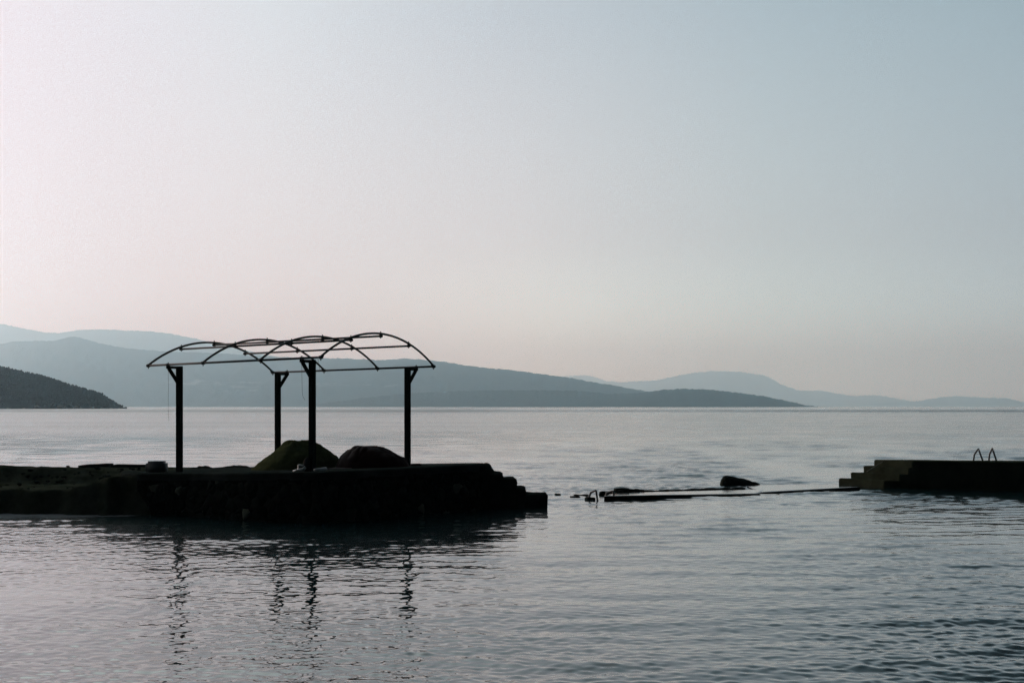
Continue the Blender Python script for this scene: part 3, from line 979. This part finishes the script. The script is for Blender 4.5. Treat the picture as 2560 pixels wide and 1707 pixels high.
# ------------------------------------------------------------------ sunken walkway between jetty and pier
def slab_obj(name, corners, thick, mat, label, cat, group, seed):
    """corners: near left, near right, far right, far left (x, d, z)"""
    n1, n2_ = 40, 14
    vs, fs = [], []
    nl, nr2, fr_, fl = [Vector(c_) for c_ in corners]
    idx = {}
    for j in range(n2_ + 1):
        for i in range(n1 + 1):
            a_, b_ = i / n1, j / n2_
            p = nl.lerp(nr2, a_).lerp(fl.lerp(fr_, a_), b_)
            e = (j in (0, n2_)) or (i in (0, n1))
            q = Vector((p.x, p.y, seed))
            if e:
                p = p + Vector((.03 * mnoise.noise(q * 3), .08 * mnoise.noise(q * 1.7 + Vector((9, 0, 0))), -.012 + .01 * mnoise.noise(q * 5)))
            else:
                p = p + Vector((0, 0, .003 * mnoise.noise(q * 1.2)))
            idx[i, j] = len(vs); vs.append(p)
    for j in range(n2_):
        for i in range(n1):
            fs.append([idx[i, j], idx[i + 1, j], idx[i + 1, j + 1], idx[i, j + 1]])
    loop = [idx[i, 0] for i in range(n1 + 1)] + [idx[n1, j] for j in range(1, n2_ + 1)] + [idx[i, n2_] for i in range(n1 - 1, -1, -1)] + [idx[0, j] for j in range(n2_ - 1, 0, -1)]
    base_ = len(vs)
    for q in loop:
        vs.append(vs[q] + Vector((0, 0, -thick)) + Vector((0, .03 * mnoise.noise(vs[q] * 4), 0)))
    m_ = len(loop)
    for k in range(m_):
        fs.append([loop[(k + 1) % m_], loop[k], base_ + k, base_ + (k + 1) % m_])
    top_faces = n1 * n2_
    o = mesh_obj(name, vs, fs, mat, None, False, origin=((nl.x + fr_.x) / 2, (nl.y + fr_.y) / 2, 0))
    o.data.materials.append(M['stone'])
    for k, p in enumerate(o.data.polygons):
        p.material_index = 0 if k < top_faces else 1
        p.use_smooth = k < top_faces
    tag(o, label, cat, group)
    return o
def at_px(x, d, z):
    return ((x - 1280) / F * d, d, z)
slab_obj('sunken_slab', [at_px(*q_) for q_ in SLAB_A], .5, M['wet'],
         'long wet concrete slab barely above the water, running from the low handrails towards the rock', 'slab', 'sunken concrete slabs', 3)
slab_obj('sunken_slab', [at_px(*q_) for q_ in SLAB_B], .5, M['wet'],
         'short wet concrete slab barely above the water at the foot of the pier steps', 'slab', 'sunken concrete slabs', 8)
# broken kerb on the far side of the long slab
vs_parts = []
for k in range(26):
    t_ = k / 25
    x = 1515 + 330 * t_; d = 40.2 + 2.4 * t_
    big = math.exp(-((x - 1560) / 40) ** 2)
    hgt = .075 + .10 * big + .02 * random.random()
    c = Vector(at_px(x, d, .0))
    bm = rough_block(c, (.40, .28, hgt * 2 * random.uniform(.55, 1)), random.uniform(-.2, .2), .04, .03, 5, 60 + k, 4)
    bm.verts.index_update()
    vs_parts.append(([v.co.copy() for v in bm.verts], [[v.index for v in f.verts] for f in bm.faces])); bm.free()
v_, f_ = merge(vs_parts)
o = mesh_obj('broken_kerb', v_, f_, M['stone'], None, True, origin=at_px(1680, 41.4, 0))
tag(o, 'low broken weed-covered kerb along the far edge of the long wet slab', 'kerb')
# fragments between the jetty tip and the handrails
for (x, d, dm, lab, sd_) in ((1395, 40.3, (.15, .22, .07), 'small flat stone just breaking the water right of the jetty tip', 81),
                            (1455, 39.9, (.45, .25, .07), 'low dark stone breaking the water behind the first handrail', 82),
                            (1476, 38.2, (.26, .25, .13), 'small dark stone at the foot of the first handrail', 83),
                            (1438, 39.3, (.25, .2, .05), 'low dark stone awash left of the handrails', 84)):
    c = Vector(at_px(x, d, .0))
    bm = rough_block(c, dm, .2, .03, .02, 5, sd_, 6)
    o = bm_obj('awash_stone', bm, M['stone'], None, True, origin=c); tag(o, lab, 'stone', 'stones awash by the jetty tip')

def bent_tube(pts, r, n=6):
    """round the corners of a bent pipe"""
    pts = [Vector(p) for p in pts]
    outp = [pts[0]]
    for i in range(1, len(pts) - 1):
        a_, b_, c_ = pts[i - 1], pts[i], pts[i + 1]
        la = min(.035, (a_ - b_).length * .4); lc = min(.035, (c_ - b_).length * .4)
        pa = b_ + (a_ - b_).normalized() * la; pc = b_ + (c_ - b_).normalized() * lc
        for k in range(n + 1):
            u = k / n
            outp.append(pa.lerp(b_, u).lerp(b_.lerp(pc, u), u))
    outp.append(pts[-1])
    return tube(outp, r, 10)
# ladder at the slab end
lad = empty('swim_ladder', at_px(1500, 38.3, 0))
tag(lad, 'dark pipe ladder rails rising from the water at the end of the long wet slab', 'ladder')
for (x0, x1, x2, x3, y0, y1, y2, y3, d) in ((1466, 1477, 1490, 1495.7, 1254, 1230.5, 1225, 1259, 38.0), (1510.5, 1517, 1533, 1537, 1250, 1231, 1227, 1245, 38.6)):
    v_, f_ = bent_tube([P(x0, y0 + 6, d + .1), P(x1, y1, d + .15), P(x2, y2, d), P(x3, y3 + 4, d - .1)], .028)
    mesh_obj('handrail', v_, f_, M['steel'], lad, True)
v_, f_ = tube([P(1466, 1262, 38.1), P(1511, 1262, 38.6)], .02, 8)
mesh_obj('rung', v_, f_, M['steel'], lad, True)

# rock
pts_out = [(1803, 1221), (1803, 1206), (1807, 1198), (1813, 1192.3), (1822, 1193.5), (1834, 1196.5), (1848, 1200.5), (1862, 1203), (1878, 1208), (1893, 1211), (1900, 1216), (1901, 1221)]
DR = 44.9
bm = bmesh.new()
bmesh.ops.create_cube(bm, size=2.0)
bmesh.ops.subdivide_edges(bm, edges=bm.edges[:], cuts=13, use_grid_fill=True)
xs_ = [p[0] for p in pts_out[1:-1]]; ys_ = [p[1] for p in pts_out[1:-1]]
for v in bm.verts:
    u_ = (v.co.x + 1) / 2
    px = 1803.5 + u_ * 97
    ytop = np.interp(px, [1803.5] + xs_[1:], [1206] + ys_[1:])
    hgt = EYE - (ytop - 2.5 - HZ) / F * DR + .29
    w_ = .42 * (1 - .55 * u_) * (1 - .35 * (v.co.z + 1) / 2)
    p = Vector(((px - 1280) / F * DR, DR + v.co.y * w_, -.25 + hgt * (v.co.z + 1) / 2 * (1 - .18 * abs(v.co.y) ** 3)))
    p += mnoise.noise_vector(p * 4) * .025 + mnoise.noise_vector(p * 11) * .012
    v.co = p
o = bm_obj('wedge_rock', bm, M['stone'], None, False, origin=at_px(1850, DR, 0))
tag(o, 'dark wedge-shaped rock sloping down to the right in the water behind the wet slab', 'rock')

# ------------------------------------------------------------------ concrete pier with steps
pier = empty('concrete_pier', at_px(2300, 43.5, 0))
tag(pier, 'low concrete pier with four mossy steps going down to the water', 'pier')
far_dir = Vector((4.26, -1.1, 0)).normalized()
def pier_far(x):   # far edge line
    a_ = Vector(at_px(2184, 44.2, 0)); 
    lo, hi = -3.0, 30.0
    for _ in range(50):
        m_ = (lo + hi) / 2; q = a_ + far_dir * m_
        if 1280 + F * q.x / q.y < x: lo = m_
        else: hi = m_
    return a_ + far_dir * lo
def pier_near(x):
    a_ = Vector(at_px(2281, 42.75, 0))
    lo, hi = -6.0, 30.0
    for _ in range(50):
        m_ = (lo + hi) / 2; q = a_ + far_dir * m_
        if 1280 + F * q.x / q.y < x: lo = m_
        else: hi = m_
    return a_ + far_dir * lo
def prism_grid(corners, z0, z1, seed, bev=.025, seg=.16, amp=.012):
    """weathered concrete prism over a 4-cornered plan"""
    bm = bmesh.new()
    lo = [bm.verts.new((c_.x, c_.y, z0)) for c_ in corners]
    hi = [bm.verts.new((c_.x, c_.y, z1)) for c_ in corners]
    bm.faces.new(lo[::-1]); bm.faces.new(hi)
    for k in range(4):
        bm.faces.new([lo[k], lo[(k + 1) % 4], hi[(k + 1) % 4], hi[k]])
    bmesh.ops.bevel(bm, geom=[e for e in bm.edges if max(v.co.z for v in e.verts) > z0 + .01], offset=bev, segments=2, affect='EDGES')
    for _ in range(4):
        es = [e for e in bm.edges if e.calc_length() > seg * 1.6]
        if not es: break
        bmesh.ops.subdivide_edges(bm, edges=es, cuts=1, use_grid_fill=True)
    bmesh.ops.triangulate(bm, faces=[f for f in bm.faces if len(f.verts) > 4])
    for v in bm.verts:
        q = v.co * 2.2 + Vector((seed, 0, 0))
        v.co += mnoise.noise_vector(q) * amp + mnoise.noise_vector(q * 4) * amp * .4
    return bm
steps = [(2096, 2210, .262, 2130, 2252), (2126, 2250, .458, 2162, 2276), (2157.6, 2272, .657, 2190, 2284)]
for k, (xf, xn, zt, xf2, xn2) in enumerate(steps):
    c4 = [pier_near(xn), pier_near(xn2 + 12), pier_far(xf2 + 12), pier_far(xf)]
    bm = prism_grid(c4, -.7, zt, k * 3.0, .022, .09, .02)
    bm_obj('step', bm, M['pier'], pier, False)
c4 = [pier_near(2281), pier_near(3300), pier_far(3300), pier_far(2184)]
bm = prism_grid(c4, -.7, .859, 17.0, .025, .35)
bm_obj('platform', bm, M['pier'], pier, False)
# rope down the steps
r0 = P(2213, 1149.5, 43.9); r1 = P(2190, 1164.5, 43.75); r2 = P(2167, 1178.5, 43.6)
px_tube('rope', [r0 + Vector((.15, 0, .0)), r0, r1, r2], .014, M['rope'], 'thin pale rope running slantwise down the pier steps', 'rope', segs=8)
lad2 = empty('swim_ladder', pier_far(2460))
tag(lad2, 'pair of thin bent ladder rails standing on the far edge of the concrete pier', 'ladder')
for (x0, x1, x2, x3, y1, y2) in ((2433, 2435.7, 2445.7, 2458, 1136.5, 1120.8), (2471.4, 2473.8, 2480.5, 2492, 1136, 1119.8)):
    q = pier_far((x0 + x3) / 2); dq = q.y
    foot = pier_far(x3); foot_d = foot.y - .12
    v_, f_ = bent_tube([P(x0, 1160, dq + .14), P(x1, y1, dq + .12), P(x2, y2, dq + .05), P(x3, 1154, foot_d)], .026)
    rl = mesh_obj('handrail', v_, f_, M['steel'], lad2, True)
    # the seaward leg goes on down the far face of the pier
for z_ in (.62, .35, .08):
    v_, f_ = tube([pier_far(2434) + Vector((0, .12, z_)), pier_far(2472) + Vector((0, .12, z_))], .018, 8)
    mesh_obj('rung', v_, f_, M['steel'], lad2, True)

# ------------------------------------------------------------------ haze
bm = bmesh.new()
bmesh.ops.create_cube(bm, size=1.0)
for v in bm.verts:
    v.co = Vector((v.co.x * 62000, 21800 + v.co.y * 45000, v.co.z))
zmin = min(v.co.z for v in bm.verts)
for v in bm.verts:
    v.co.z = -1.8 if v.co.z == zmin else 1750.0
hm = bpy.data.materials.new('haze_air')
hm.use_nodes = True
ht = hm.node_tree
for n in list(ht.nodes):
    ht.nodes.remove(n)
ho = ht.nodes.new('ShaderNodeOutputMaterial')
pv = ht.nodes.new('ShaderNodeVolumePrincipled')
pv.inputs['Color'].default_value = (.60, .87, 1.0, 1)
pv.inputs['Absorption Color'].default_value = (1, 1, 1, 1)
pv.inputs['Density'].default_value = HAZE_DENSITY
pv.inputs['Anisotropy'].default_value = .86
ht.links.new(pv.outputs[0], ho.inputs['Volume'])
hz = bm_obj('haze', bm, hm)
hz['kind'] = 'stuff'
